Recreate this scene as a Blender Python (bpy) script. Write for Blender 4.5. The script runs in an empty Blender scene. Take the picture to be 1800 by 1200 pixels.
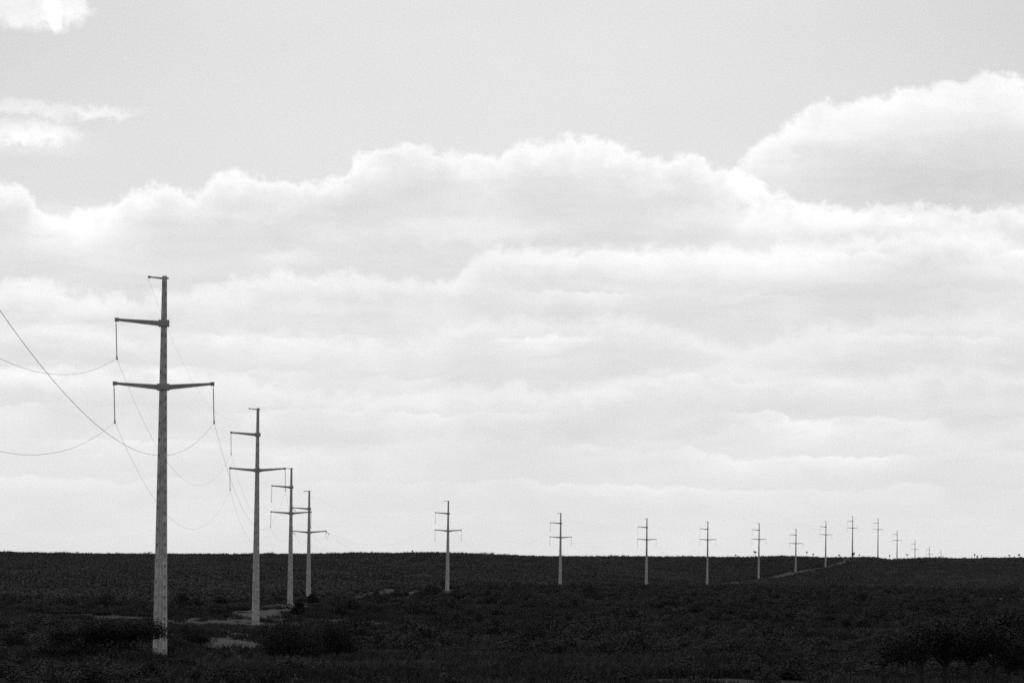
import bpy, bmesh, math, random
import numpy as np
from mathutils import Vector, Matrix

sc = bpy.context.scene
COL = sc.collection
rad = math.radians

# ------------------------------------------------------------------ camera
F_PX = 5000.0                      # focal length in pixels of the 1800 px wide frame (100 mm on 36 mm)
PITCH = math.atan(400 / F_PX)
ROLL = 0.0117
cam_data = bpy.data.cameras.new("camera")
cam_data.sensor_width = 36.0
cam_data.lens = 100.0
cam_data.clip_start = 0.5
cam_data.clip_end = 40000.0
cam = bpy.data.objects.new("camera", cam_data)
COL.objects.link(cam)
cam_rot = Matrix.Rotation(math.pi / 2 + PITCH, 3, 'X') @ Matrix.Rotation(ROLL, 3, 'Z')
cam.matrix_world = cam_rot.to_4x4()
sc.camera = cam
RC = np.array(cam_rot)


def ray(x, y):
    return RC @ np.array([(x - 900) / F_PX, (600 - y) / F_PX, -1.0])


def at(x, y, D):
    d = ray(x, y)
    return d * (D / d[1])


# ------------------------------------------------------------------ exposure
sc.view_settings.view_transform = 'Standard'
sc.view_settings.look = 'None'
sc.view_settings.exposure = 0.0
sc.view_settings.gamma = 1.0
sc.view_settings.use_curve_mapping = False
sc.render.engine = 'CYCLES'
sc.cycles.use_denoising = False
sc.cycles.max_bounces = 4
sc.cycles.diffuse_bounces = 2
sc.cycles.glossy_bounces = 2
sc.cycles.transparent_max_bounces = 4
sc.render.film_transparent = False

# ------------------------------------------------------------------ sun, sky
SUN_EL, SUN_AZ = rad(58), rad(-35)          # azimuth measured from +Y towards +X: ahead and to the left
sd = Vector((math.sin(SUN_AZ) * math.cos(SUN_EL), math.cos(SUN_AZ) * math.cos(SUN_EL), math.sin(SUN_EL)))
sun_data = bpy.data.lights.new("sun", 'SUN')
sun_data.energy = 0.7
sun_data.angle = rad(12)
sun_data.color = (1, 1, 1)
sun = bpy.data.objects.new("sun", sun_data)
sun.rotation_euler = sd.to_track_quat('Z', 'Y').to_euler()
sun.location = (0, 0, 60)
COL.objects.link(sun)

world = bpy.data.worlds.new("World")
sc.world = world
world.use_nodes = True
WT = world.node_tree
WT.nodes.clear()


class G:
    """tiny expression helper over one node tree"""
    def __init__(self, nt):
        self.nt = nt

    def new(self, t, **kw):
        n = self.nt.nodes.new(t)
        for k, v in kw.items():
            setattr(n, k, v)
        return n

    def put(self, sock, v):
        if v is None:
            return
        if isinstance(v, bpy.types.NodeSocket):
            self.nt.links.new(v, sock)
        else:
            sock.default_value = v

    def m(self, op, a, b=None, c=None, clamp=False):
        n = self.new('ShaderNodeMath', operation=op, use_clamp=clamp)
        for s, v in zip(n.inputs, (a, b, c)):
            self.put(s, v)
        return n.outputs[0]

    def add(self, a, b): return self.m('ADD', a, b)
    def sub(self, a, b): return self.m('SUBTRACT', a, b)
    def mul(self, a, b): return self.m('MULTIPLY', a, b)
    def div(self, a, b): return self.m('DIVIDE', a, b)
    def mad(self, a, b, c): return self.m('MULTIPLY_ADD', a, b, c)

    def step(self, x, lo, hi, a=0.0, b=1.0):
        n = self.new('ShaderNodeMapRange', interpolation_type='SMOOTHSTEP')
        for k, v in (('Value', x), ('From Min', lo), ('From Max', hi), ('To Min', a), ('To Max', b)):
            self.put(n.inputs[k], v)
        return n.outputs['Result']

    def mix(self, f, a, b):
        return self.add(self.mul(a, self.sub(1.0, f)), self.mul(b, f))

    def vec(self, x, y, z=0.0):
        n = self.new('ShaderNodeCombineXYZ')
        for s, v in zip(n.inputs, (x, y, z)):
            self.put(s, v)
        return n.outputs[0]

    def noise(self, v, scale, detail=4.0, rough=0.5, dist=0.0, dim='3D'):
        n = self.new('ShaderNodeTexNoise', noise_dimensions=dim)
        self.put(n.inputs['Vector'], v)
        n.inputs['Scale'].default_value = scale
        n.inputs['Detail'].default_value = detail
        n.inputs['Roughness'].default_value = rough
        n.inputs['Distortion'].default_value = dist
        return n.outputs['Fac']

    def curve(self, x, pts):
        n = self.new('ShaderNodeFloatCurve')
        cu = n.mapping.curves[0]
        cu.points[0].location = pts[0]
        cu.points[1].location = pts[-1]
        for p in pts[1:-1]:
            cu.points.new(*p)
        n.mapping.update()
        self.put(n.inputs['Value'], x)
        return n.outputs['Value']


g = G(WT)
tc = g.new('ShaderNodeTexCoord')
sep = g.new('ShaderNodeSeparateXYZ')
WT.links.new(tc.outputs['Generated'], sep.inputs[0])
dx, dy, dz = sep.outputs
S = g.mul(g.m('ARCTAN2', dx, dy), 5.0)       # azimuth, 0.2 rad = 1
T = g.mul(g.m('ARCSINE', dz), 5.0)           # elevation, same unit


def st(x, y):
    d = ray(x, y)
    d = d / np.linalg.norm(d)
    return 5 * math.atan2(d[0], d[1]), 5 * math.asin(d[2])


SMIN, SMAX, TMIN, TMAX = -1.3, 1.3, -0.5, 1.5
s01 = g.div(g.sub(S, SMIN), SMAX - SMIN)
inview = g.step(g.m('ABSOLUTE', S), 1.15, 1.9, 1.0, 0.0)
P = g.vec(S, T)
# puffs: two octaves of fractal noise, centred on 0
puff = g.sub(g.noise(P, 24.0, 8.0, 0.62, 0.15), 0.5)
puff_b = g.sub(g.noise(g.vec(S, T, 3.7), 7.0, 6.0, 0.6, 0.3), 0.5)
wide = g.sub(g.noise(g.vec(g.mul(S, 0.45), T, 1.3), 8.0, 6.0, 0.6, 0.4), 0.5)
streak = g.sub(g.noise(g.vec(g.mul(S, 0.22), T, 8.1), 16.0, 8.0, 0.62, 0.35), 0.5)
mott = g.sub(g.noise(g.vec(S, T, 5.5), 300.0, 3.0, 0.7), 0.5)


def band(pts, amp, rise, fade, nz=0.075, tail=0.0, start=None):
    """a bank of cloud: lit crest along a contour, fading down into its shaded body"""
    pp = [st(*p) for p in pts]
    cp = [((s - SMIN) / (SMAX - SMIN), (t - TMIN) / (TMAX - TMIN)) for s, t in pp]
    c = g.mad(g.curve(s01, cp), TMAX - TMIN, TMIN)
    d = g.add(g.sub(c, T), g.add(g.mul(puff, nz), g.mul(puff_b, nz * 0.8)))
    up = g.step(d, -rise, rise)
    fv = g.mad(puff_b, fade * 1.6, fade)
    fv = g.m('MAXIMUM', g.mad(wide, fade * 1.5, fv), fade * 0.35)
    dn = g.m('EXPONENT', g.mul(g.m('POWER', g.div(g.m('MAXIMUM', d, 0.0), fv), 1.5), -1.0))
    if start is not None:
        up = g.mul(up, g.step(g.add(S, g.mul(puff_b, 0.12)), start, start + 0.06))
    prof = g.mul(up, g.mad(dn, 1.0 - tail, tail))
    return g.mul(prof, amp), up


def blob(x, y, rx, ry, amp, nz=0.10, soft=0.8):
    s, t = st(x, y)
    u = g.div(g.add(g.sub(S, s), g.mul(puff_b, nz * 1.5)), rx / 1000)
    v = g.div(g.add(g.sub(T, t), g.mul(puff, nz * 0.5)), ry / 1000)
    r = g.m('SQRT', g.add(g.mul(u, u), g.mul(v, v)))
    return g.mul(g.mul(g.step(r, 1.0 - soft, 1.0 + soft * 0.35, 1.0, 0.0), amp), g.mad(puff, 1.6 if nz > 0.11 else 0.4, 1.0))


BANK_RIGHT = [(-200, 420), (900, 400), (1200, 350), (1270, 320), (1312, 275), (1335, 245), (1370, 225), (1432, 178), (1500, 182),
              (1600, 162), (1680, 148), (1740, 136), (1800, 146), (2000, 170)]
BANK_MAIN = [(-200, 300), (0, 318), (38, 326), (62, 356), (112, 380), (195, 352), (235, 332), (292, 320), (335, 338),
             (395, 313), (500, 314), (585, 312), (650, 268), (742, 258), (800, 272), (872, 270), (930, 246), (1020, 248), (1100, 266),
             (1150, 280), (1222, 275), (1272, 300), (1330, 322), (1400, 348), (1455, 364), (1620, 366), (1800, 362), (2000, 360)]
BANK_MID = [(-200, 490), (0, 500), (60, 500), (115, 516), (300, 520), (430, 498), (500, 484), (575, 480), (700, 494), (800, 492),
            (830, 462), (880, 445), (950, 436), (1150, 441), (1300, 436), (1450, 428), (1600, 416), (1720, 412), (1800, 424), (2000, 430)]
BANK_LOW = [(-200, 566), (0, 572), (120, 566), (260, 600), (420, 585), (640, 600), (860, 570), (1010, 560), (1150, 575), (1300, 610),
            (1420, 590), (1560, 566), (1700, 552), (1800, 560), (2000, 560)]
BANK_THIN = [(-200, 640), (0, 652), (180, 660), (300, 650), (430, 662), (560, 694), (700, 690), (860, 678), (1010, 696), (1120, 664),
             (1260, 651), (1420, 660), (1560, 664), (1650, 654), (1800, 664), (2000, 660)]
BANK_HAZE = [(-200, 740), (0, 770), (250, 760), (500, 790), (800, 770), (960, 770), (1120, 780), (1340, 752), (1480, 742), (1600, 736),
             (1700, 760), (1800, 745), (2000, 750)]

terms, ups = [], []
for args in ((BANK_RIGHT, 0.27, 0.011, 0.072, 0.075, 0.0, 0.375), (BANK_MAIN, 0.27, 0.010, 0.038),
             (BANK_MID, 0.18, 0.014, 0.044), (BANK_LOW, 0.12, 0.018, 0.036),
             (BANK_THIN, 0.12, 0.016, 0.028), (BANK_HAZE, 0.06, 0.02, 0.025)):
    a, u = band(*args)
    terms.append(a)
    ups.append(u)
for args in ((40, 14, 85, 40, 0.22, 0.14, 0.5), (100, 20, 42, 40, 0.20, 0.16, 0.6), (55, 193, 95, 20, 0.16, 0.2, 0.9), (175, 198, 60, 12, 0.18, 0.13, 0.9),
             (55, 232, 95, 18, 0.22, 0.14, 0.9), (60, 250, 120, 30, 0.07),
             (1700, 285, 260, 80, -0.06, 0.1, 1.0), (1660, 325, 260, 32, -0.045, 0.05, 1.0), (480, 385, 180, 50, -0.03),
             (120, 400, 120, 45, 0.09), (1390, 385, 210, 30, 0.14), (820, 405, 170, 26, 0.10), (1640, 372, 250, 22, -0.07, 0.05, 1.0),
             (1340, 460, 200, 45, 0.10), (1190, 240, 60, 12, 0.0)):
    terms.append(blob(*args))
# thin broken layers between the banks, packed closer towards the horizon
lay_w = g.add(g.mul(wide, 1.1), g.add(g.mul(puff_b, 0.5), g.mul(puff, 0.42)))
lay = g.add(g.mul(g.m('POWER', g.m('MAXIMUM', g.add(T, 0.02), 0.0), 0.75), 15.0), lay_w)
lid = g.m('FLOOR', lay)
lf = g.sub(lay, lid)
lp = g.mul(g.m('POWER', lf, 1.7), g.step(lf, 0.90, 1.0, 1.0, 0.0))
la = g.step(g.noise(g.vec(g.mul(S, 0.9), g.mul(lid, 3.37), 2.2), 3.2, 3.0, 0.55), 0.40, 0.66)
lay_amp = g.mul(g.step(T, 0.06, 0.22), g.step(T, 0.66, 0.50))
terms.append(g.mul(g.mul(lp, la), g.mul(lay_amp, 0.17)))
tot = terms[0]
for t_ in terms[1:]:
    tot = g.add(tot, t_)
bank = g.m('MAXIMUM', ups[0], ups[1])        # 1 inside the cloud banks
tot = g.mul(tot, inview)

nish = g.new('ShaderNodeTexSky', sky_type='NISHITA', sun_disc=False)
nish.sun_elevation = SUN_EL
nish.sun_rotation = SUN_AZ
nish.altitude = 300
nish.air_density = 1.0
nish.dust_density = 1.5
bw = g.new('ShaderNodeRGBToBW')
WT.links.new(nish.outputs[0], bw.inputs[0])
clear_v = g.mul(bw.outputs[0], 0.1)
# thin veil over the blue, cloud cover elsewhere
edge = g.mul(g.m('POWER', g.m('MINIMUM', g.m('ABSOLUTE', g.add(S, 0.0)), 1.0), 2.0), g.step(T, 0.35, 1.0))
veil = g.sub(0.815, g.mul(edge, 0.13))
veil = g.add(veil, g.mul(wide, 0.05))
body = g.add(0.78, g.add(g.mul(streak, g.step(T, 0.02, 0.5, 0.10, 0.30)), g.mul(wide, 0.14)))
body = g.add(body, g.step(T, 0.30, 0.0, 0.0, 0.05))
front = g.mix(bank, veil, body)
front = g.add(g.add(front, tot), g.mul(mott, 0.30))
# the rest of the sky: broken cloud over the clear sky
else_c = g.step(g.noise(tc.outputs['Generated'], 2.6, 6.0, 0.6), 0.42, 0.62)
rest = g.mix(g.mul(else_c, 0.8), clear_v, 0.85)
cover = g.mul(inview, g.step(T, 1.15, 1.7, 1.0, 0.0))
front_mix = g.mix(0.9, clear_v, front)
val = g.mix(cover, rest, front_mix)
val = g.m('MAXIMUM', val, 0.0)
bg = g.new('ShaderNodeBackground')
g.put(bg.inputs['Color'], g.vec(g.mul(val, 10.0), g.mul(val, 10.0), g.mul(val, 10.0)))
bg.inputs['Strength'].default_value = 0.1
wo = g.new('ShaderNodeOutputWorld')
WT.links.new(bg.outputs[0], wo.inputs['Surface'])

# ------------------------------------------------------------------ helpers
rng = np.random.default_rng(7)


def material(name, lo, hi, scale, rough=0.85, detail=6.0, metal=0.0, spread=0.0, bump=0.0, bscale=None, spec=0.3, place=False):
    m = bpy.data.materials.new(name)
    m.use_nodes = True
    nt = m.node_tree
    q = G(nt)
    b = nt.nodes['Principled BSDF']
    t = q.new('ShaderNodeTexCoord')
    src = q.new('ShaderNodeNewGeometry').outputs['Position'] if place else t.outputs['Object']
    f = q.noise(src, scale, detail, 0.65)
    f = q.step(f, 0.3, 0.7, lo, hi)
    if spread:
        oi = q.new('ShaderNodeObjectInfo')
        f = q.mul(f, q.mad(oi.outputs['Random'], 2 * spread, 1 - spread))
    q.put(b.inputs['Base Color'], q.vec(f, f, f))
    b.inputs['Roughness'].default_value = rough
    b.inputs['Metallic'].default_value = metal
    b.inputs['Specular IOR Level'].default_value = spec
    if bump:
        bn = q.new('ShaderNodeBump')
        bn.inputs['Strength'].default_value = bump
        bn.inputs['Distance'].default_value = 0.03
        nt.links.new(q.noise(t.outputs['Object'], bscale or scale * 3, 6, 0.6), bn.inputs['Height'])
        nt.links.new(bn.outputs[0], b.inputs['Normal'])
    return m


M_CONC = material('weathered_concrete', 0.31, 0.49, 3.0, 0.9, 9.0, bump=0.4, bscale=9.0)
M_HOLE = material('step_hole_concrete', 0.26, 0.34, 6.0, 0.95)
M_ARM = material('crossarm_concrete', 0.24, 0.34, 3.0, 0.9, bump=0.3)
M_INS = material('insulator_porcelain', 0.16, 0.24, 8.0, 0.35, spec=0.5)
M_STEEL = material('galvanised_steel', 0.18, 0.28, 10.0, 0.5, metal=0.8)
M_WIRE = material('aluminium_wire', 0.30, 0.42, 5.0, 0.45, metal=0.9)
M_LEAF = material('scrub_leaves', 0.028, 0.056, 0.012, 0.8, spread=0.35, spec=0.2, place=True)
M_LEAF_P = material('plain_shrub_leaves', 0.010, 0.036, 0.045, 0.8, spread=0.4, spec=0.2, place=True)
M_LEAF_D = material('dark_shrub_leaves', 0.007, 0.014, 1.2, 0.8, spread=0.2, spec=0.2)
M_TWIG = material('twig_bark', 0.014, 0.028, 6.0, 0.9)
M_GRASS = material('dry_grass', 0.012, 0.058, 0.085, 0.85, spread=0.35, spec=0.2, place=True)
M_WOOD = material('fence_wood', 0.04, 0.07, 8.0, 0.9)
M_STONE = material('pale_stone', 0.35, 0.5, 8.0, 0.9)


def ground_material():
    m = bpy.data.materials.new('dry_earth')
    m.use_nodes = True
    nt = m.node_tree
    q = G(nt)
    b = nt.nodes['Principled BSDF']
    t = q.new('ShaderNodeTexCoord').outputs['Object']
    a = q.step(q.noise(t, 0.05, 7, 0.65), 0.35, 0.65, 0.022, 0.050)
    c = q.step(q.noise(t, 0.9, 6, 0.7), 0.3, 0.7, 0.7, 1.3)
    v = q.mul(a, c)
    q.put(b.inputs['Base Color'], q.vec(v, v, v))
    b.inputs['Roughness'].default_value = 0.95
    b.inputs['Specular IOR Level'].default_value = 0.1
    return m


M_GROUND = ground_material()
M_TRACK = material('bare_dirt', 0.03, 0.07, 0.3, 0.95, 8.0, spec=0.1)


def link(name, verts, faces, mat, parent=None, smooth=False):
    me = bpy.data.meshes.new(name)
    me.from_pydata([tuple(v) for v in verts], [], [tuple(f) for f in faces])
    me.update()
    if mat:
        for mm in (mat if isinstance(mat, (list, tuple)) else [mat]):
            me.materials.append(mm)
    if smooth:
        me.polygons.foreach_set('use_smooth', [True] * len(me.polygons))
    o = bpy.data.objects.new(name, me)
    COL.objects.link(o)
    if parent:
        o.parent = parent
    return o


def empty(name, loc, rz=0.0):
    o = bpy.data.objects.new(name, None)
    o.location = loc
    o.rotation_euler = (0, 0, rz)
    o.empty_display_size = 0.5
    COL.objects.link(o)
    return o


def tag(o, label=None, cat=None, group=None, kind=None):
    for k, v in (('label', label), ('category', cat), ('group', group), ('kind', kind)):
        if v:
            o[k] = v
    return o


class MB:
    def __init__(self):
        self.v, self.f = [], []

    def add(self, v, f):
        n = len(self.v)
        self.v += [tuple(p) for p in v]
        self.f += [tuple(i + n for i in q) for q in f]

    def tube(self, pts, radii, n=6, caps=True):
        pts = [Vector(p) for p in pts]
        if not hasattr(radii, '__len__'):
            radii = [radii] * len(pts)
        vs, fs = [], []
        for i, p in enumerate(pts):
            d = (pts[min(i + 1, len(pts) - 1)] - pts[max(i - 1, 0)]).normalized()
            u = d.orthogonal().normalized() if abs(d.z) > 0.95 else d.cross(Vector((0, 0, 1))).normalized()
            w = d.cross(u)
            for k in range(n):
                a = 2 * math.pi * k / n
                vs.append(p + (u * math.cos(a) + w * math.sin(a)) * radii[i])
        for i in range(len(pts) - 1):
            for k in range(n):
                fs.append((i * n + k, i * n + (k + 1) % n, (i + 1) * n + (k + 1) % n, (i + 1) * n + k))
        if caps:
            fs.append(tuple(range(n))[::-1])
            fs.append(tuple(range((len(pts) - 1) * n, len(pts) * n)))
        self.add(vs, fs)

    def hexa(self, a, b):
        """solid between two quads of four points"""
        self.add(list(a) + list(b), [(3, 2, 1, 0), (4, 5, 6, 7), (0, 1, 5, 4), (1, 2, 6, 5), (2, 3, 7, 6), (3, 0, 4, 7)])

    def box(self, c, s):
        x, y, z = c
        a, b, h = s[0] / 2, s[1] / 2, s[2] / 2
        self.hexa([(x - a, y - b, z - h), (x + a, y - b, z - h), (x + a, y + b, z - h), (x - a, y + b, z - h)],
                  [(x - a, y - b, z + h), (x + a, y - b, z + h), (x + a, y + b, z + h), (x - a, y + b, z + h)])

    def lathe(self, prof, c=(0, 0, 0), n=8, axis=None):
        vs, fs = [], []
        c = Vector(c)
        ax = Vector(axis).normalized() if axis is not None else Vector((0, 0, -1))
        u = ax.orthogonal().normalized()
        w = ax.cross(u)
        for (r, h) in prof:
            for k in range(n):
                a = 2 * math.pi * k / n
                vs.append(c + ax * h + (u * math.cos(a) + w * math.sin(a)) * r)
        for i in range(len(prof) - 1):
            for k in range(n):
                fs.append((i * n + k, i * n + (k + 1) % n, (i + 1) * n + (k + 1) % n, (i + 1) * n + k))
        self.add(vs, fs)

    def build(self, name, mat, parent=None, smooth=False):
        return link(name, self.v, self.f, mat, parent, smooth)


# ------------------------------------------------------------------ terrain as a function of place
AX = lambda X, Y: X / np.maximum(Y, 1e-3) * F_PX + 900      # bearing as a column coordinate
FLOOR_D = np.array([0, 6, 12, 40, 80, 120, 172, 240, 309, 425, 495, 638, 783, 901, 1050, 2000, 20000.])
FLOOR_Z = np.array([-1.7, -1.75, -1.9, -3.2, -4.6, -5.2, -5.75, -6.3, -6.5, -5.75, -5.95, -5.1, -5.3, -5.6, -6.0, -6.0, -6.0])
RIDGE_A = np.array([-3000, -400, 0, 140, 281, 420, 550, 680, 787, 850, 900, 985, 1100, 1243, 1330, 1400, 1450, 1500, 1535, 1565, 1640, 1700, 1740, 1780, 2300, 5000.])
RIDGE_Z = np.array([4.2, 4.0, 3.9, 3.4, 3.6, 4.0, 4.6, 5.5, 5.9, 5.6, 5.0, 4.9, 5.6, 6.1, 6.6, 7.5, 7.0, 8.1, 7.9, 6.7, 8.2, 7.9, 8.5, 8.9, 9.0, 8.0])
RD_A = np.array([-3000, 900, 1100, 1243, 1400, 1500, 1650, 5000.])
RD_D = np.array([1300, 1300, 1380, 1450, 1520, 1600, 1650, 1700.])
FD_A = np.array([-3000, 300, 550, 787, 985, 1137, 1243, 1450, 1800, 5000.])
FD_D = np.array([400, 410, 500, 645, 790, 910, 1050, 1060, 1000, 950.])


def vnoise(X, Y, L, seed):
    """smooth value noise, cell L"""
    r = np.random.default_rng(seed).random((64, 64))
    x, y = np.asarray(X) / L, np.asarray(Y) / L
    i, j = np.floor(x).astype(int), np.floor(y).astype(int)
    fx, fy = x - i, y - j
    fx, fy = fx * fx * (3 - 2 * fx), fy * fy * (3 - 2 * fy)
    h = lambda a, b: r[a % 64, b % 64]
    return (h(i, j) * (1 - fx) + h(i + 1, j) * fx) * (1 - fy) + (h(i, j + 1) * (1 - fx) + h(i + 1, j + 1) * fx) * fy - 0.5


def ground_z(X, Y):
    X, Y = np.asarray(X, float), np.asarray(Y, float)
    front = Y > 1.0
    a = np.where(front, np.clip(AX(X, np.maximum(Y, 1.0)), -3000, 5000), 900)
    D = np.where(front, np.maximum(Y, np.hypot(X, Y) * 0.7), np.hypot(X, Y))
    zf = np.interp(D, FLOOR_D, FLOOR_Z)
    zr, dr, df = np.interp(a, RIDGE_A, RIDGE_Z), np.interp(a, RD_A, RD_D), np.interp(a, FD_A, FD_D)
    t = np.clip((D - df) / (dr - df), 0, 1)
    z = zf + (zr - zf) * t ** 1.3
    e = np.clip((D - dr) / 600, 0, 1)
    e = e * e * (3 - 2 * e)
    back = 0.6 - np.clip((D - 4000) / 10000, 0, 1) * 10
    z = np.where(D > dr, zr + (back - zr) * e, z)
    z = np.where(front, z, zf)
    amp = np.interp(D, [0, 60, 150, 900, 1200], [0.05, 0.12, 0.16, 0.40, 0.25])
    return z + amp * vnoise(X, Y, 37.0, 3) + 0.4 * amp * vnoise(X, Y, 13.0, 4)


def on_ground(x, y):
    """first point of the ground along the sight line of a pixel"""
    D = np.exp(np.linspace(math.log(40), math.log(1900), 4000))
    d = ray(x, y)
    X, Z = d[0] / d[1] * D, d[2] / d[1] * D
    hit = np.nonzero(ground_z(X, D) >= Z)[0]
    i = hit[0] if len(hit) else len(D) - 1
    return float(X[i]), float(D[i]), float(ground_z(X[i], D[i]))


azf = np.linspace(-14, 14, 241)
az = np.radians(np.concatenate([np.arange(-180, -16, 6), [-16, -15], azf, [15, 16], np.arange(18, 180, 6)]))
rr = np.concatenate([[0.0], np.exp(np.linspace(math.log(4), math.log(2600), 560)), np.exp(np.linspace(math.log(2800), math.log(26000), 24))])
AZ, RR = np.meshgrid(az, rr)
TX, TY = RR * np.sin(AZ), RR * np.cos(AZ)
TZ = ground_z(TX, TY)
nr, na = TX.shape
tv = np.stack([TX, TY, TZ], -1).reshape(-1, 3)
ii, jj = np.meshgrid(np.arange(nr - 1), np.arange(na), indexing='ij')
j2 = (jj + 1) % na
tf = np.stack([ii * na + jj, ii * na + j2, (ii + 1) * na + j2, (ii + 1) * na + jj], -1).reshape(-1, 4)


def fast_mesh(name, v, quads, mat):
    me = bpy.data.meshes.new(name)
    v = np.asarray(v, np.float32)
    q = np.asarray(quads, np.int32)
    me.vertices.add(len(v))
    me.vertices.foreach_set('co', v.ravel())
    me.loops.add(q.size)
    me.loops.foreach_set('vertex_index', q.ravel())
    me.polygons.add(len(q))
    me.polygons.foreach_set('loop_start', np.arange(0, q.size, q.shape[1], dtype=np.int32))
    me.update(calc_edges=True)
    if mat:
        me.materials.append(mat)
    return me


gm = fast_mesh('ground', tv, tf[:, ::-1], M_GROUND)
gm.polygons.foreach_set('use_smooth', [True] * len(gm.polygons))
ground = bpy.data.objects.new('ground', gm)
COL.objects.link(ground)
tag(ground, 'rolling dry scrubland rising to a long low ridge', 'ground', kind='structure')

# ------------------------------------------------------------------ power line
#        top px        base px       depth  span-1 arm swing
POLES = [((289.3, 485), (281.0, 1159), 172, 0.035),
         ((453.5, 717), (449.0, 1101), 309, 0.022),
         ((512.4, 822), (509.8, 1061), 425, -0.02),
         ((543.7, 862), (542.0, 1059), 495, 0.0),
         ((788.2, 879.5), (786.3, 1037.5), 638, 0.0),
         ((985.8, 901), (984.5, 1035), 783, 0.0),
         ((1137.3, 910.5), (1136.0, 1034), 901, 0.0),
         ((1244.4, 916), (1243.0, 1033), 1050, 0.0),
         ((1334.6, 919), (1333.4, 1021), 1183, 0.0),
         ((1399.4, 929), (1398.5, 1010), 1310, 0.0),
         ((1452.0, 915.5), (1451.0, 1000), 1415, 0.0),
         ((1499.0, 906.5), (1498.2, 977), 1600, 0.0),
         ((1543.6, 911), (1543.0, 978), 1740, 0.0),
         ((1577.0, 931.5), (1576.6, 985), 1900, 0.0),
         ((1608.4, 949), (1608.0, 990), 2150, 0.0),
         ((1633.6, 960), (1633.4, 990), 2500, 0.0),
         ((1654.2, 966), (1654.0, 990), 2900, 0.0)]
POLE_LABELS = [
    'tallest and nearest concrete power pole, its foot half hidden by a dark bush',
    'concrete power pole second in size, standing just right of the tallest one',
    'concrete power pole whose right arms cross the neighbouring angle pole behind it',
    'concrete angle pole with stretched insulators and no hanging strings, before the big gap',
    'lone concrete power pole right of the big gap, pale shaft ending at a dirt track',
    'concrete pole on the plain, first to the right of the lone pole by the track',
    'concrete pole on the plain, second to the right of the lone pole by the track',
    'concrete power pole whose foot meets the plain just left of the light hillside track',
    'concrete power pole beside the flat-topped tree on the skyline, foot on the hillside track',
    'short looking concrete power pole midway up the hillside track, its top lower than both neighbours',
    'last concrete power pole showing a pale shaft below the skyline, high on the hillside track',
    'thin dark power pole rising from a bush on the crest, highest of the far row',
    'thin dark power pole at the right end of the crest shoulder, beside the highest',
    'thin dark power pole in the dip of the skyline beyond the crest',
    'small far power pole right of the tiny flat-topped tree in the skyline dip',
    'tiny far power pole beyond the crest, showing little more than its top arms',
    'faintest and farthest power pole, only a short tip above the skyline']
HEAD = [math.atan2(-13.6 + 21.3, 8.5 - 172)]


pole_xy = []
for (tx, ty), (bx, by), D, sw in POLES:
    a, b = at(tx, ty, D), at(bx, by, D)
    X = b[0]
    pole_xy.append((X, D, a[2], min(b[2], float(ground_z(X, D)) + 0.4), (a[0] - b[0]) / max(a[2] - b[2], 10.0)))
P0 = (-13.63, 8.5)


def heading(k):
    p = pole_xy[k - 1][:2] if k else P0
    n = pole_xy[k + 1][:2] if k + 1 < len(pole_xy) else None
    c = pole_xy[k][:2]
    v = np.array(c) - np.array(p)
    v = v / np.linalg.norm(v)
    if n is not None:
        w = np.array(n) - np.array(c)
        v = v + w / np.linalg.norm(w)
    return math.atan2(v[0], v[1])             # bearing from +Y towards +X


ARM_L = 2.98


def shaft_mesh(H, detail):
    """tapered H-section concrete shaft, step holes in the two flanges of each broad face"""
    bm = bmesh.new()
    seg = max(6, int(H / 0.30)) if detail else 6
    sink = 1.2
    rings = []
    for i in range(seg + 1):
        z = -sink + (H + sink) * i / seg
        t = z / H
        w = 0.84 + (0.275 - 0.84) * t          # broad face
        d = 0.62 + (0.24 - 0.62) * t
        w, d = w / 2, d / 2
        fl, gr = w * 0.38, d * 0.26
        pr = [(-w, -d), (-fl, -d), (-fl * 0.85, -d + gr), (fl * 0.85, -d + gr), (fl, -d), (w, -d),
              (w, d), (fl, d), (fl * 0.85, d - gr), (-fl * 0.85, d - gr), (-fl, d), (-w, d)]
        rings.append([bm.verts.new((x, y, z)) for x, y in pr])
    n = 12
    pits = []
    for i in range(seg):
        for k in range(n):
            f = bm.faces.new((rings[i][k], rings[i][(k + 1) % n], rings[i + 1][(k + 1) % n], rings[i + 1][k]))
            if detail and i > 3 and k in (0, 4, 6, 10):
                if ((i % 2 == 0) == (k in (0, 6)) or i % 5 == 0) and (i * i * 7 + k * 3) % 10 > 3:
                    pits.append(f)
    bm.faces.new(rings[-1])
    bm.faces.new(rings[0][::-1])
    if pits:
        for f in pits:
            wd = min(e.calc_length() for e in f.edges)
            bmesh.ops.inset_individual(bm, faces=[f], thickness=min(wd * 0.36, 0.098), depth=0.0)
            bmesh.ops.inset_individual(bm, faces=[f], thickness=0.003, depth=-0.05)
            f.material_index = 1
    me = bpy.data.meshes.new('shaft')
    bm.to_mesh(me)
    bm.free()
    me.materials.append(M_CONC)
    me.materials.append(M_HOLE)
    return me


def half_w(H, z):
    return (0.84 + (0.275 - 0.84) * z / H) / 2


def arm_part(name, side, H, z, L, lift, root, tip, parent):
    """tapered cantilever arm with an end block; local +x is the right side of the line"""
    hw = half_w(H, z)
    x0, x1 = side * (hw + 0.13), side * L
    m = MB()
    mid = lambda x, zc, h, b: [(x, -b / 2, zc - h / 2), (x, b / 2, zc - h / 2), (x, b / 2, zc + h / 2), (x, -b / 2, zc + h / 2)]
    m.hexa(mid(x0, z, root, root * 0.8), mid(x1 * 0.94, z + lift * 0.97, tip, tip * 0.9))
    xe = x1 * 0.94
    m.hexa(mid(xe, z + lift, tip * 1.5, tip * 1.5), mid(x1 * 1.02, z + lift, tip * 1.5, tip * 1.5))
    return m.build(name, M_ARM, parent)


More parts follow.
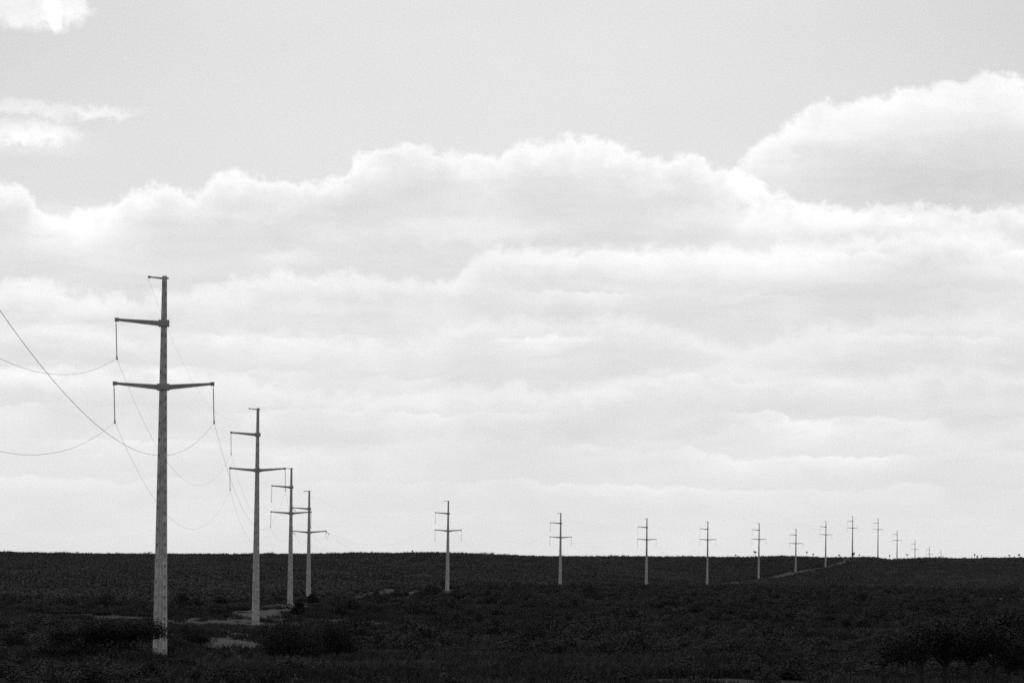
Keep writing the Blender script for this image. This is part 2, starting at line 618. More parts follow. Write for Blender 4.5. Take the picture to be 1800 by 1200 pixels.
def collar_part(H, z, h, parent, thick=0.14):
    hw = half_w(H, z) + thick
    dp = (0.62 + (0.24 - 0.62) * z / H) / 2 + 0.02
    m = MB()
    # two cheeks beside the shaft and two straps across its broad faces
    t = hw - half_w(H, z) + 0.0
    for s in (-1, 1):
        m.box((s * (half_w(H, z) + t / 2), 0, z), (t, dp * 2 + 0.1, h))
        m.box((0, s * (dp + 0.02), z), (half_w(H, z) * 2 - 0.004, 0.05, h * 0.8))
    return m.build('collar', M_ARM, parent)


SLEN = 2.22


def insulator(top, direction, parent, detail, length=SLEN):
    d = Vector(direction).normalized()
    top = Vector(top)
    m = MB()
    n_disc = 14 if detail else 9
    a, b = 0.17, length - 0.22
    m.tube([top, top + d * length], 0.02 if detail else 0.03, 5)
    pitch = (b - a) / n_disc
    for i in range(n_disc):
        c = top + d * (a + pitch * (i + 0.5))
        m.lathe([(0.02, -0.05), (0.026, -0.035), (0.044, 0.012), (0.04, 0.026), (0.02, 0.024)], c, 8 if detail else 6, axis=d)
    st_ = m.build('insulator_string', M_INS, parent, True)
    e = top + d * length
    k = MB()
    k.tube([e - d * 0.2, e + d * 0.02], [0.035, 0.05], 6)
    k.tube([e + Vector((0, -0.32, -0.07)), e + Vector((0, 0, 0.02)), e + Vector((0, 0.32, -0.07))], [0.03, 0.06, 0.03], 6)
    k.build('wire_clamp', M_STEEL, st_)
    return e


attach = []        # per pole: dict of world attachment points
for k, ((tx, ty), (bx, by), D, sw) in enumerate(POLES):
    X, Y, zt, zb, lean = pole_xy[k]
    zb = min(zb, float(ground_z(X, Y)) + 0.1)
    H = zt - zb
    hd = heading(k)
    near = k < 4
    root = empty('power_pole', (X, Y, zb), -hd)
    root.rotation_euler = (0, lean, -hd)
    tag(root, POLE_LABELS[k], 'power pole', 'concrete poles of the power line')
    sm = shaft_mesh(H, near)
    so = bpy.data.objects.new('shaft', sm)
    COL.objects.link(so)
    so.parent = root
    angle_pole = (k == 3)
    extra = 0.45 if angle_pole else 0.0
    zs, zu, zl = H - 0.14, H - 2.89 - extra * 0.6, H - 6.76 - extra
    # earth wire bracket at the very top
    m = MB()
    m.hexa([(-0.14, -0.05, zs - 0.06), (-0.14, 0.05, zs - 0.06), (-0.14, 0.05, zs + 0.05), (-0.14, -0.05, zs + 0.05)],
           [(-0.86, -0.03, zs + 0.03), (-0.86, 0.03, zs + 0.03), (-0.86, 0.03, zs + 0.11), (-0.86, -0.03, zs + 0.11)])
    m.box((-0.93, 0, zs + 0.07), (0.15, 0.13, 0.14))
    m.box((0.19, 0, zs), (0.12, 0.12, 0.10))
    m.build('earth_wire_bracket', M_ARM, root)
    pts = {'e': Vector((-0.95, 0, zs - 0.12))}
    for name, side, z, key, c in (('upper_crossarm', -1, zu, 'u', True), ('lower_crossarm', -1, zl, 'l', True), ('lower_crossarm', 1, zl, 'r', False)):
        L = ARM_L if side < 0 else ARM_L + 0.05
        if key == 'u':
            L -= 0.07
        ar = arm_part('crossarm', side, H, z, L, 0.21, 0.30 if near else 0.33, 0.15 if near else 0.17, root)
        if c:
            collar_part(H, z, 0.40, ar)
        tipz = z + 0.21 - 0.12
        tip = Vector((side * L * 0.995, 0, tipz))
        if angle_pole:
            for sgn in (-1, 1):
                bear = math.atan2(pole_xy[k + sgn][0] - X, pole_xy[k + sgn][1] - Y) - hd
                dv = Vector((math.sin(bear), math.cos(bear), -0.16))
                pts[key + ('n' if sgn > 0 else 'p')] = insulator(tip, dv, ar, True)
            a_, b_ = pts[key + 'p'], pts[key + 'n']
            j = MB()
            j.tube([a_.lerp(b_, t) + Vector((0, 0, -4 * 1.0 * t * (1 - t))) for t in np.linspace(0, 1, 14)], 0.016, 5)
            j.build('jumper_wire', M_WIRE, ar)
        else:
            e = insulator(tip, (sw, 0.0, -1.0), ar, near)
            pts[key + 'n'] = pts[key + 'p'] = e
    M_ = Matrix.Translation((X, Y, zb)) @ Matrix.Rotation(-hd, 4, 'Z') @ Matrix.Rotation(lean, 4, 'Y')
    attach.append({q: M_ @ p for q, p in pts.items()})

# conductors: one object per span and wire, parabolic sag
z0 = 18.587
a0 = {'up': 0, 'un': Vector((P0[0] - 2.95, P0[1], z0 + 3.9)), 'ln': Vector((P0[0] - 2.95, P0[1], z0)), 'rn': Vector((P0[0] + 3.05, P0[1], z0)),
      'e': Vector((P0[0] - 0.95, P0[1], z0 + 8.8))}
WHO = ['tallest pole', 'second tallest pole', 'third pole', 'angle pole', 'lone pole', 'first pole right of lone pole',
       'second pole right of lone pole', 'third pole right of lone pole']
SPOTS = {'u': 'upper left', 'l': 'lower left', 'r': 'lower right', 'e': 'topmost'}


def wire(a, b, sag, r, label, name, n=70):
    m = MB()
    m.tube([a.lerp(b, t) + Vector((0, 0, -4 * sag * t * (1 - t))) for t in np.linspace(0, 1, n)], r, 5, caps=False)
    o = m.build(name, M_WIRE, None, True)
    tag(o, label, 'wire', 'wires of the power line')


SAGS = [8.13, 5.3, 4.0, 1.6, 5.6, 5.2, 4.4, 5.2]
for k in range(8):
    for key in ('ulr' if k == 0 else 'ulre'):
        src = a0 if k == 0 else attach[k - 1]
        a = src['e' if key == 'e' else key + 'n']
        b = attach[k]['e' if key == 'e' else key + 'p']
        kind = 'earth wire' if key == 'e' else 'conductor'
        if k == 0:
            lab = 'sagging conductor from the left edge to the tallest pole, %s' % SPOTS[key]
        else:
            lab = '%s, %s, %s to %s' % (SPOTS[key], kind, WHO[k - 1], WHO[k])
        wire(a, b, SAGS[k] * (0.72 if key == 'e' else 1.0), 0.0035 if key == 'e' else (0.0084 if k == 0 else 0.0062), lab, 'earth_wire' if key == 'e' else 'conductor_wire')

# ------------------------------------------------------------------ dirt track along the line
def strip(name, pts, widths, label, lift=0.10, step=1.6, seed=1, mat=None):
    """a sheet of bare earth draped over the ground along a polyline, ragged edges"""
    pts = np.array(pts, float)
    seg = np.hypot(*np.diff(pts, axis=0).T)
    s = np.concatenate([[0], np.cumsum(seg)])
    q = np.arange(0, s[-1], step)
    x, y = np.interp(q, s, pts[:, 0]), np.interp(q, s, pts[:, 1])
    for _ in range(6):
        x[1:-1] = (x[:-2] + x[1:-1] * 2 + x[2:]) / 4
        y[1:-1] = (y[:-2] + y[1:-1] * 2 + y[2:]) / 4
    w = np.interp(q, s, widths) / 2
    tx, ty = np.gradient(x), np.gradient(y)
    l = np.hypot(tx, ty)
    nx, ny = ty / l, -tx / l
    C = 19
    keepf = []
    V, F = [], []
    for i in range(len(q)):
        e1 = 1 + 1.1 * float(vnoise(q[i], seed * 31.0, 7, seed))
        e2 = 1 + 0.9 * float(vnoise(q[i], seed * 57.0, 7, seed + 1))
        for c in range(C):
            u = -1 + 2 * c / (C - 1)
            o_ = u * w[i] * (e1 if u < 0 else e2)
            X, Y = x[i] + nx[i] * o_, y[i] + ny[i] * o_
            V.append((X, Y, float(ground_z(X, Y)) + lift))
    for i in range(len(q) - 1):
        for c in range(C - 1):
            u = abs(-1 + 2 * (c + 0.5) / (C - 1))
            p_ = V[i * C + c]
            rag = float(vnoise(p_[0], p_[1], 2.3, 71)) + 0.8 * float(vnoise(p_[0], p_[1], 6.0, 72)) + 0.5 * float(vnoise(p_[0], p_[1], 0.9, 73))
            if u + rag * 1.0 < 0.86:
                F.append((i * C + c, i * C + c + 1, (i + 1) * C + c + 1, (i + 1) * C + c))
    o = link(name, V, F, mat or M_TRACK, None, True)
    tag(o, label, 'clearing' if 'clearing' in name else 'track', kind='structure')
    return o, np.stack([x, y, w], -1)


px = lambda x, D: (at(x, 1000, D)[0], D)
TR = [px(452, 140), px(412, 160), px(408, 190), px(400, 240), px(420, 285), px(465, 320), px(482, 370), px(505, 412), px(560, 450), px(640, 540), px(705, 600), px(760, 632),
      px(850, 690), px(990, 795), px(1140, 915), px(1230, 1030), px(1300, 1140), px(1345, 1195), px(1405, 1312), px(1455, 1418), px(1482, 1520), px(1490, 1600), px(1530, 1700)]
TW = [1.5, 3.5, 5.5, 6.5, 5.0, 8.0, 10.0, 9.0, 3.0, 3.0, 8.0, 7.0, 2.0, 2.0, 2.0, 2.0, 9, 8, 7, 6, 7, 6, 4]
M_CLEAR = material('pale_dry_ground', 0.024, 0.058, 0.25, 0.95, 8.0, spec=0.1)
track, track_line = strip('dirt_track', TR, TW, 'pale dirt service track following the power line over the plain and up the hillside')
path_a, pl_a = strip('dirt_path', [px(255, 308), px(310, 312), px(380, 316), px(450, 330)], [6, 30, 44, 34], 'open bare earth clearing between the tallest and the second pole', 0.14, seed=5, mat=M_CLEAR)
path_b, pl_b = strip('dirt_path', [px(455, 425), px(520, 432), px(590, 440), px(650, 452)], [16, 14, 18, 6], 'bare earth path crossing behind the third pole', 0.14, seed=9, mat=M_CLEAR)
path_c, pl_c = strip('dirt_path', [px(-150, 128), px(60, 126), px(150, 125), px(235, 129)], [1.2, 1.0, 1.6, 0.6], 'pale strip of bare earth at the near left corner', 0.16, seed=12)

strip('clearing', [px(540, 318), px(640, 322), px(740, 318), px(830, 326), px(1010, 322)], [12, 34, 40, 22, 10], 'pale grassy clearing below the lone pole', 0.13, seed=17, mat=M_CLEAR)
strip('clearing', [px(1230, 338), px(1310, 335), px(1400, 338)], [5, 10, 4], 'narrow pale clearing right of the middle of the plain', 0.13, seed=23, mat=M_CLEAR)
strip('clearing', [px(1535, 336), px(1590, 340), px(1640, 337)], [5, 9, 3], 'narrow pale clearing below the far poles', 0.13, seed=29, mat=M_CLEAR)
# ------------------------------------------------------------------ foliage meshes
def leaves(rs, n, lobes, size, flat=0.0):
    """n leaf quads spread near the surface of ellipsoid lobes (cx,cy,cz,rx,ry,rz)"""
    lobes = np.array(lobes, float)
    wgt = lobes[:, 3] * lobes[:, 4] + lobes[:, 3] * lobes[:, 5]
    idx = rs.choice(len(lobes), n, p=wgt / wgt.sum())
    d = rs.normal(size=(n, 3))
    d /= np.linalg.norm(d, axis=1)[:, None]
    r = rs.random(n) ** 0.33
    r = r * (0.85 + 0.35 * rs.random(n))
    c = lobes[idx, :3] + d * r[:, None] * lobes[idx, 3:]
    c[:, 2] = np.maximum(c[:, 2], 0.04)
    nrm = d * 0.8 + rs.normal(size=(n, 3)) * 0.7 + np.array([0, 0, 0.35 + flat])
    nrm /= np.linalg.norm(nrm, axis=1)[:, None]
    u = np.cross(nrm, rs.normal(size=(n, 3)))
    u /= np.linalg.norm(u, axis=1)[:, None]
    w = np.cross(nrm, u)
    s = size * (0.6 + 0.8 * rs.random(n))[:, None]
    q = np.stack([c - u * s * 0.5, c + w * s * 0.32, c + u * s * 0.5, c - w * s * 0.32], 1).reshape(-1, 3)
    return q, np.arange(4 * n).reshape(-1, 4)


def bush_lobes(rs, R, H, n):
    L = []
    for _ in range(n):
        a, r = rs.random() * 6.28, R * 0.62 * rs.random() ** 0.6
        k = 0.55 + 0.6 * rs.random()
        h = H * k * (1.08 - 0.75 * r / R)
        L.append((r * math.cos(a), r * math.sin(a), h * 0.55, R * 0.42 * (0.7 + 0.6 * rs.random()), R * 0.42 * (0.7 + 0.6 * rs.random()), h * 0.48))
    return L


PROTO = bpy.data.collections.new('scrub_kinds')        # the kinds of shrub the scrub is made of
protos = []
rs = np.random.default_rng(11)
for i in range(4):                                       # 0-3: clumps for the far hillside
    L = []
    for _ in range(15):
        a, r = rs.random() * 6.28, 3.6 * rs.random() ** 0.55
        h = 0.9 + 0.9 * rs.random()
        L.append((r * math.cos(a), r * math.sin(a), h * 0.55, 0.5 + 0.4 * rs.random(), 0.5 + 0.4 * rs.random(), h * 0.5))
    v, q = leaves(rs, 1000, L, 0.32)
    protos.append(fast_mesh('clump', v, q, M_LEAF))
for i in range(5):                                       # 4-8: nearer single shrubs
    v, q = leaves(rs, 2600, bush_lobes(rs, 1.0, 1.15, 8), 0.095)
    protos.append(fast_mesh('shrub_kind', v, q, M_LEAF_P))
for i, me in enumerate(protos):
    o = bpy.data.objects.new('kind_%02d' % i, me)
    PROTO.objects.link(o)

GRASSC = bpy.data.collections.new('grass_kinds')
for i in range(3):
    n = 60
    a, r = rs.random(n) * 6.28, 0.5 * np.sqrt(rs.random(n))
    b = np.stack([r * np.cos(a), r * np.sin(a), np.zeros(n)], 1)
    h = 0.25 + 0.4 * rs.random(n)
    lean = rs.normal(size=(n, 2)) * 0.22
    tip = b + np.stack([lean[:, 0], lean[:, 1], h], 1)
    t2 = rs.random(n) * 6.28
    wv = np.stack([np.cos(t2), np.sin(t2), np.zeros(n)], 1) * 0.035
    mid = b * 0.45 + tip * 0.55 + np.array([0, 0, 0.04])
    v = np.stack([b - wv, b + wv, mid + wv * 0.7, tip, mid - wv * 0.7], 1).reshape(-1, 3)
    q = np.arange(5 * n).reshape(-1, 5)
    GRASSC.objects.link(bpy.data.objects.new('tuft_%d' % i, fast_mesh('tuft', v, q, M_GRASS)))


def scatter(name, X, Y, scale, idx, coll, label, cat):
    Z = ground_z(X, Y) - 0.05
    me = bpy.data.meshes.new(name)
    n = len(X)
    me.vertices.add(n)
    me.vertices.foreach_set('co', np.stack([X, Y, Z], -1).astype(np.float32).ravel())
    r = np.random.default_rng(5)
    for an, tp, data in (('size', 'FLOAT_VECTOR', scale.astype(np.float32).ravel()), ('spin', 'FLOAT', (r.random(n) * 6.283).astype(np.float32)),
                         ('pick', 'INT', idx.astype(np.int32))):
        at_ = me.attributes.new(an, tp, 'POINT')
        at_.data.foreach_set('vector' if tp == 'FLOAT_VECTOR' else 'value', data)
    o = bpy.data.objects.new(name, me)
    COL.objects.link(o)
    ng = bpy.data.node_groups.new(name, 'GeometryNodeTree')
    ng.interface.new_socket('Geometry', in_out='INPUT', socket_type='NodeSocketGeometry')
    ng.interface.new_socket('Geometry', in_out='OUTPUT', socket_type='NodeSocketGeometry')
    N, Lk = ng.nodes, ng.links
    gi, go = N.new('NodeGroupInput'), N.new('NodeGroupOutput')
    ci = N.new('GeometryNodeCollectionInfo')
    ci.inputs['Collection'].default_value = coll
    ci.inputs['Separate Children'].default_value = True
    ci.inputs['Reset Children'].default_value = True
    iop = N.new('GeometryNodeInstanceOnPoints')
    iop.inputs['Pick Instance'].default_value = True
    m2p = N.new('GeometryNodeMeshToPoints')
    Lk.new(gi.outputs[0], m2p.inputs['Mesh'])
    Lk.new(m2p.outputs[0], iop.inputs['Points'])
    Lk.new(ci.outputs[0], iop.inputs['Instance'])

    def named(an, tp):
        q = N.new('GeometryNodeInputNamedAttribute')
        q.data_type = tp
        q.inputs['Name'].default_value = an
        return q.outputs['Attribute']
    Lk.new(named('pick', 'INT'), iop.inputs['Instance Index'])
    Lk.new(named('size', 'FLOAT_VECTOR'), iop.inputs['Scale'])
    cx = N.new('ShaderNodeCombineXYZ')
    Lk.new(named('spin', 'FLOAT'), cx.inputs[2])
    Lk.new(cx.outputs[0], iop.inputs['Rotation'])
    Lk.new(iop.outputs[0], go.inputs[0])
    md = o.modifiers.new('scatter', 'NODES')
    md.node_group = ng
    tag(o, label, cat, kind='stuff')
    return o


ALL_LINES = np.concatenate([track_line, pl_a, pl_b, pl_c])


def dist_track(X, Y, margin):
    ok = np.ones(len(X), bool)
    for i in range(0, len(X), 4000):
        dx_ = X[i:i + 4000, None] - ALL_LINES[None, :, 0]
        dy_ = Y[i:i + 4000, None] - ALL_LINES[None, :, 1]
        ok[i:i + 4000] = (np.hypot(dx_, dy_) - ALL_LINES[None, :, 2]).min(1) > margin
    return ok


# open places: (column from, to, depth from, to, chance that a shrub still grows)
OPEN = [(290, 450, 255, 330, 0.03), (360, 450, 140, 260, 0.05), (455, 600, 330, 440, 0.10), (660, 810, 560, 642, 0.05),
        (560, 780, 290, 335, 0.08), (780, 1010, 295, 345, 0.35), (1240, 1420, 320, 345, 0.4), (1540, 1640, 330, 350, 0.3), (262, 300, 130, 178, 0.0),
        (660, 1000, 410, 430, 0.4), (440, 460, 280, 310, 0.0)]


def keep(X, Y, r):
    a = AX(X, Y)
    p = np.ones(len(X))
    for x0, x1, d0, d1, q in OPEN:
        p = np.where((a > x0) & (a < x1) & (Y > d0) & (Y < d1), np.minimum(p, q), p)
    return r.random(len(X)) < p


def spread(n, d0, d1, r, amax=13.0):
    D = np.sqrt(d0 ** 2 + (d1 ** 2 - d0 ** 2) * r.random(n))
    t = np.tan(np.radians(amax)) * (2 * r.random(n) - 1)
    return D * t, D


r1 = np.random.default_rng(21)
xs, ys, ss, pk = [], [], [], []
# far hillside
X, Y = spread(60000, 400, 1830, r1)
df = np.interp(AX(X, Y), FD_A, FD_D)
k_ = (Y > df - 25) & (r1.random(len(X)) < np.clip((Y - df + 60) / 100, 0.15, 1)) & (dist_track(X, Y, 2.0) | (r1.random(len(X)) < 0.05)) & keep(X, Y, r1)
X, Y = X[k_], Y[k_]
sz = 0.62 + 0.5 * r1.random(len(X)) + 0.35 * (r1.random(len(X)) < 0.06) * r1.random(len(X))
xs.append(X); ys.append(Y); pk.append(r1.integers(0, 4, len(X)))
ss.append(np.stack([sz, sz, sz * (0.65 + 0.5 * r1.random(len(X)))], 1))
# beyond the crest, sparser
X, Y = spread(9000, 1830, 3000, r1)
sz = 0.8 + 0.6 * r1.random(len(X))
xs.append(X); ys.append(Y); pk.append(r1.integers(0, 4, len(X))); ss.append(np.stack([sz, sz, sz * 0.8], 1))
# the plain
X, Y = spread(38000, 108, 1050, r1)
X2, Y2 = spread(3500, 108, 300, r1)
X, Y = np.concatenate([X, X2]), np.concatenate([Y, Y2])
df = np.interp(AX(X, Y), FD_A, FD_D)
dens = vnoise(X, Y, 26, 31) + 0.6 * vnoise(X, Y, 9, 32)
k_ = (Y < df + 20) & (dens > -0.12) & dist_track(X, Y, 0.9) & keep(X, Y, r1)
X, Y = X[k_], Y[k_]
sz = (0.55 + 0.9 * r1.random(len(X)) ** 1.6) * np.interp(Y, [100, 160, 300, 700], [0.7, 0.85, 1.05, 1.2])
xs.append(X); ys.append(Y); pk.append(r1.integers(4, 9, len(X)))
ss.append(np.stack([sz * (0.9 + 0.5 * r1.random(len(X))), sz * (0.9 + 0.5 * r1.random(len(X))), sz * (0.6 + 0.5 * r1.random(len(X)))], 1))
# taller, uneven thornbushes standing in clusters over the plain, clear of the pole feet
X, Y = spread(1500, 175, 950, r1)
a_ = AX(X, Y)
k_ = (vnoise(X, Y, 60, 51) + 0.5 * vnoise(X, Y, 17, 52) > 0.0) & (Y < np.interp(a_, FD_A, FD_D) + 30) & dist_track(X, Y, 2.5) & keep(X, Y, r1)
for q_ in pole_xy[:9]:
    k_ &= ~((np.abs(a_ - AX(q_[0], q_[1])) < 22) & (Y < q_[1] + 2) & (Y > q_[1] - 200))
X, Y = X[k_], Y[k_]
sz = 1.2 + 1.1 * r1.random(len(X)) ** 1.5
xs.append(X); ys.append(Y); pk.append(r1.integers(4, 9, len(X)))
ss.append(np.stack([sz * (0.8 + 0.5 * r1.random(len(X))), sz * (0.8 + 0.5 * r1.random(len(X))), sz * (0.7 + 0.4 * r1.random(len(X)))], 1))
scatter('scrub', np.concatenate(xs), np.concatenate(ys), np.concatenate(ss), np.concatenate(pk), PROTO,
        'dark low thornbush scrub covering the plain and the ridge', 'scrub')
X, Y = spread(60000, 100, 520, r1, 12.5)
k_ = (dist_track(X, Y, -0.6) | (r1.random(len(X)) < 0.12)) & (vnoise(X, Y, 11, 41) > -0.2)
X, Y = X[k_], Y[k_]
sz = 0.6 + 0.7 * r1.random(len(X))
scatter('grass', X, Y, np.stack([sz * 1.2, sz * 1.2, sz], 1), r1.integers(0, 3, len(X)), GRASSC, 'dry tufted grass between the shrubs', 'grass')


# ------------------------------------------------------------------ shrubs and trees one can tell apart
def shrub(x, y, wpx, hpx, label, seed, cat='shrub', group='dark shrubs on the plain', dense=1.0, D=None):
    if D is None:
        X, Y, Z = on_ground(x, y)
    else:
        X, Y = at(x, 1000, D)[0], D
        Z = float(ground_z(X, Y))
    s = F_PX / Y
    R, H = wpx / s / 2, hpx / s
    r = np.random.default_rng(seed)
    root = empty('shrub', (X, Y, Z - 0.05), r.random() * 6.28)
    tag(root, label, cat, group)
    n = int(np.clip(3000 * R * H * dense, 1200, 16000))
    L = bush_lobes(r, R, H, 9)
    v, q = leaves(r, n, L, 0.09 if Y < 350 else 0.17)
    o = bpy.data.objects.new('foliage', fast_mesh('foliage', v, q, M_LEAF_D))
    COL.objects.link(o)
    o.parent = root
    m = MB()
    for i in range(5):
        a = r.random() * 6.28
        c = L[i][:3]
        m.tube([(0.1 * math.cos(a), 0.1 * math.sin(a), -0.1), (c[0] * 0.4, c[1] * 0.4, c[2] * 0.5), c], [0.05, 0.035, 0.012], 5)
    m.build('stems', M_TWIG, root)
    return root


SHRUBS = [
    (120, 1165, 170, 62, 'broad dark bush near the left edge, left of the tallest pole'),
    (20, 1150, 120, 50, 'dark bush cut by the left edge of the view'),
    (283, 1176, 60, 24, 'low dark bush right in front of the foot of the tallest pole'),
    (345, 1135, 110, 34, 'low dark bush between the tallest pole and the dirt track'),
    (318, 1185, 90, 36, 'near dark bush just right of the foot of the tallest pole'),
    (508, 1166, 150, 104, 'largest dark bush on the plain, right of the second pole foot'),
    (580, 1160, 130, 82, 'wide dark bush joining the right side of the largest bush'),
    (466, 1124, 50, 34, 'small round bush hiding the foot of the second pole'),
    (527, 1082, 34, 27, 'round dark bush right of the third pole foot'),
    (550, 1063, 24, 26, 'dark bush hiding the lower part of the angle pole'),
    (660, 1060, 32, 22, 'dark bush on the plain left of the short track leading to the lone pole'),
    (620, 1100, 60, 20, 'flat bush in the pale clearing right of the largest bush'),
    (735, 1085, 60, 26, 'dark bush below the short track leading to the lone pole'),
    (800, 1098, 30, 18, 'small bush under the lone pole at the pale grass'),
    (842, 1100, 30, 26, 'small bush at the right end of the pale grass below the lone pole'),
    (885, 1072, 26, 24, 'upright dark bush midway between the lone pole and its right neighbour'),
    (800, 1120, 28, 30, 'bush standing alone in front of the pale grass below the lone pole'),
    (930, 1140, 120, 40, 'broad dark bush low in the middle of the plain'),
    (1060, 1060, 60, 20, 'dark bush between the two poles right of the lone pole'),
    (1180, 1075, 70, 22, 'wide bush below the second pole right of the lone pole'),
    (1290, 1090, 80, 26, 'wide bush below the flat-topped skyline tree'),
    (1440, 1135, 150, 44, 'broad dark bush on the right half of the plain'),
    (1515, 1065, 44, 22, 'dark bush under the poles of the crest'),
    (1330, 1175, 90, 40, 'near dark bush at the bottom right of the middle'),
    (1565, 1190, 80, 56, 'near dark bush left of the multi-trunk tree'),
    (1650, 1070, 70, 20, 'dark bush behind the multi-trunk tree'),
]
for i, (x, y, w, h, lab) in enumerate(SHRUBS):
    shrub(x, y, w, h, lab, 100 + i)


def tree(X, Y, H, R, label, seed, stems=1, crown_h=None, umbrella=False, lean=0.0, group='small trees on the skyline', leaf=0.16, sparse=1.0):
    Z = float(ground_z(X, Y))
    r = np.random.default_rng(seed)
    root = empty('tree', (X, Y, Z - 0.1), 0)
    tag(root, label, 'tree', group)
    ch = crown_h or H * 0.45
    m = MB()
    tr = 0.035 * H
    tops = []
    for s in range(stems):
        off = (s - (stems - 1) / 2) * R * 0.62
        x0 = off * 0.75
        base = Vector((x0, r.normal() * 0.1, -0.2))
        fork = Vector((x0 + lean * H * 0.5 + off * 0.2, r.normal() * 0.15, H - ch * 1.0))
        m.tube([base, base.lerp(fork, 0.5) + Vector((r.normal() * 0.06, 0, 0)), fork], [tr, tr * 0.75, tr * 0.55], 7)
        for b in range(5):
            a = b * 1.26 + r.random()
            t = fork + Vector((math.cos(a) * R * 0.6, math.sin(a) * R * 0.6, ch * (0.35 + 0.4 * r.random())))
            m.tube([fork - Vector((0, 0, 0.05)), fork.lerp(t, 0.5) + Vector((0, 0, ch * 0.06)), t], [tr * 0.5, tr * 0.3, tr * 0.1], 5)
            tops.append(t)
    m.build('trunk', M_TWIG, root)
    L = []
    for t in tops:
        L.append((t.x, t.y, t.z, R * 0.42 * (0.65 + 0.7 * r.random()), R * 0.42, ch * (0.22 if umbrella else 0.34) * (0.65 + 0.7 * r.random())))
    cx = sum(t.x for t in tops) / len(tops)
    L.append((cx, 0, H - ch * 0.35, R * 0.7, R * 0.7, ch * (0.25 if umbrella else 0.4)))
    n = int(np.clip(900 * R * ch * sparse / (leaf / 0.16) ** 2, 120, 22000))
    v, q = leaves(r, n, L, leaf, 0.5 if umbrella else 0.0)
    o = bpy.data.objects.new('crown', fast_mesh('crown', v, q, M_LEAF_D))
    COL.objects.link(o)
    o.parent = root


# the bushy tree that leans in front of the tallest pole
Xt, Yt = at(188, 1100, 150)[0], 150.0
tree(Xt, Yt, 2.75, 2.05, 'dark bushy tree leaning in front of the left foot of the tallest pole', 303, stems=3, crown_h=1.45, group='near trees', leaf=0.095, lean=0.02, sparse=4.0)
# the multi-stemmed tree low on the right
Xt, Yt = at(1683, 1100, 102)[0], 102.0
tree(Xt, Yt, 3.25, 1.5, 'dark near tree with several thin trunks and a broad crown, bottom right', 301, stems=4, crown_h=1.45, group='near trees', leaf=0.085, sparse=4.0)
Xt, Yt = at(1790, 1100, 118)[0], 118.0
tree(Xt, Yt, 3.6, 1.5, 'dark bushy tree cut by the right edge of the view', 302, stems=2, crown_h=2.3, group='near trees', leaf=0.11, sparse=3.0)

#  crown centre x, crown centre y, crown width px, height px, depth, umbrella, lean, label
SKY_TREES = [
    (1327, 969.0, 9.0, 3.4, 1500, True, 0.0, 'flat-topped umbrella tree left of a pole on the skyline'),
    (1418, 969.6, 3.6, 2.6, 1540, False, 0.05, 'small slender tree on the skyline left of the crest'),
    (1429.5, 973.2, 3.6, 2.0, 1540, False, 0.0, 'low leaning tree just right of the slender skyline tree'),
    (1293.5, 975.0, 3.2, 2.4, 1460, False, 0.0, 'tiny bare looking tree on the skyline left of the umbrella tree'),
    (1475, 974.8, 4.5, 2.6, 1570, False, 0.0, 'small rounded tree on the skyline left of the highest pole'),
    (1500, 972.8, 8.0, 5.0, 1597, False, 0.0, 'bushy tree at the foot of the highest pole on the crest'),
    (1510.5, 974.6, 3.4, 2.4, 1610, False, 0.0, 'tiny tree on the crest right of the highest pole'),
    (1563.5, 975.6, 3.0, 2.6, 1655, False, 0.05, 'thin sparse tree in the dip of the skyline'),
    (1594.5, 974.0, 5.6, 2.2, 1655, True, 0.0, 'tiny flat-topped tree in the skyline dip between two far poles'),
    (1712.5, 974.0, 4.2, 2.4, 1660, False, 0.12, 'leaning tree with an upright clump of leaves on the right skyline'),
    (1718.0, 977.2, 4.2, 3.2, 1665, False, 0.0, 'dense low tree between two thin trees on the right skyline'),
    (1725.0, 975.8, 3.4, 2.0, 1665, True, 0.0, 'small sparse tree right of the dense low skyline tree'),
    (1774.0, 975.0, 5.0, 2.4, 1668, True, 0.0, 'left one of the pair of spreading trees on the far right skyline'),
    (1790.5, 974.4, 5.4, 2.6, 1668, False, 0.1, 'right one of the pair of spreading trees on the far right skyline'),
    (725, 967.2, 3.0, 2.0, 1300, False, 0.0, 'tiny tree on the skyline left of the lone pole'),
]
for i, (x, y, w, h, D, um, ln, lab) in enumerate(SKY_TREES):
    p = at(x, y - h / 2, D)
    s = F_PX / D
    gz = float(ground_z(p[0], D))
    tree(p[0], D, max(p[2] - gz, 2.2), w / s / 2 * 0.85, lab, 400 + i, crown_h=h / s * 1.25, umbrella=um, lean=ln, leaf=0.30, sparse=0.9)

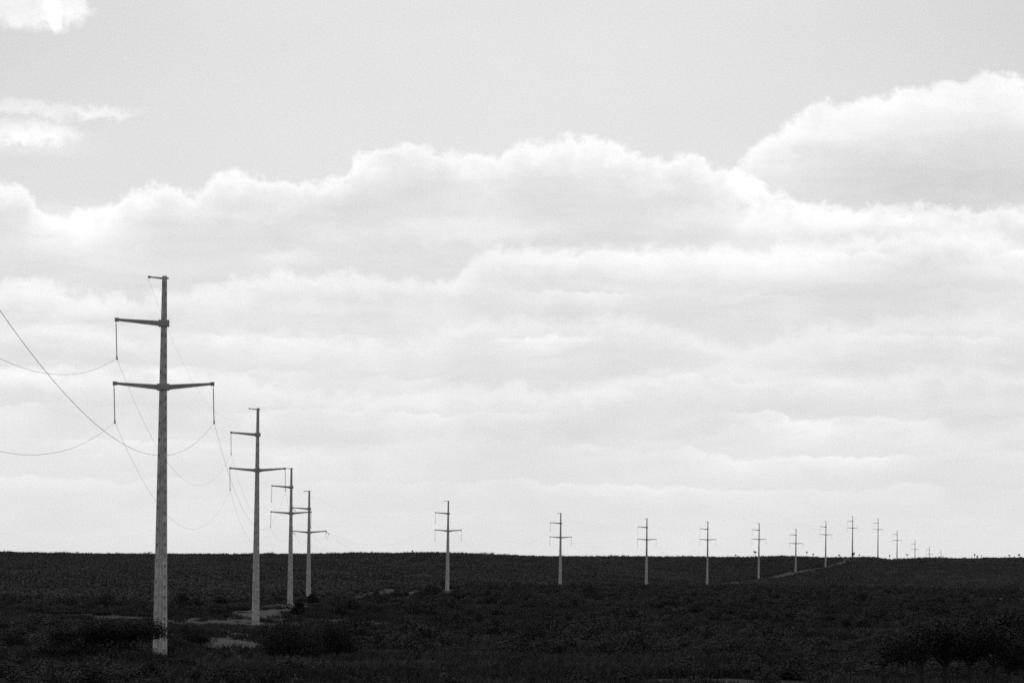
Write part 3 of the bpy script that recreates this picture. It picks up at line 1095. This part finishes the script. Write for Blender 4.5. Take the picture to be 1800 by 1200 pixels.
# ------------------------------------------------------------------ small wire fence by the track
fr = empty('wire_fence', (0, 0, 0))
tag(fr, 'thin wooden post and wire fence across the dirt track', 'fence')
fp = [on_ground(x, y) for x, y in ((384, 1146), (392.5, 1146), (409, 1145), (425, 1144), (436, 1143))]
fr.location = fp[0]
f0 = Vector(fp[0])
tops = []
for i, p in enumerate(fp):
    m = MB()
    q = Vector(p) - f0
    h = 0.55 if i in (1, 3) else 0.5
    m.tube([q + Vector((0, 0, -0.3)), q + Vector((0.0, 0, h))], [0.04, 0.032], 6)
    m.build('fence_post', M_WOOD, fr)
    tops.append(q + Vector((0, 0, h - 0.04)))
for dz_ in (0.0, -0.25):
    m = MB()
    m.tube([t + Vector((0, -0.03, dz_)) for t in tops], 0.012, 5)
    m.build('fence_wire', M_WOOD, fr)

# pale stone in the grass
sx, sy, sz_ = on_ground(612, 1131)
bm = bmesh.new()
bmesh.ops.create_icosphere(bm, subdivisions=2, radius=0.16)
for v in bm.verts:
    n = math.sin(v.co.x * 31 + v.co.y * 17) * 0.12 + math.sin(v.co.z * 27 + v.co.x * 11) * 0.1
    v.co = Vector((v.co.x * 1.4, v.co.y, v.co.z * 0.7)) * (1 + n)
me = bpy.data.meshes.new('stone')
bm.to_mesh(me)
bm.free()
me.materials.append(M_STONE)
so = bpy.data.objects.new('stone', me)
so.location = (sx, sy, sz_ + 0.45)
COL.objects.link(so)
tag(so, 'small pale stone showing in the dark grass', 'stone')

# ------------------------------------------------------------------ thin air between here and the ridge
m = MB()
zlo, zhi = float(TZ.min()) - 1.0, 40.0
m.box((0, 0, (zlo + zhi) / 2), (52200, 52200, zhi - zlo))
hm = bpy.data.materials.new('haze')
hm.use_nodes = True
hn = hm.node_tree
hn.nodes.clear()
pv = hn.nodes.new('ShaderNodeVolumePrincipled')
pv.inputs['Color'].default_value = (0.9, 0.9, 0.9, 1)
pv.inputs['Density'].default_value = 0.000007
ho = hn.nodes.new('ShaderNodeOutputMaterial')
hn.links.new(pv.outputs[0], ho.inputs['Volume'])
hz = m.build('haze', hm)
tag(hz, 'thin pale haze over the scrubland', 'haze', kind='stuff')
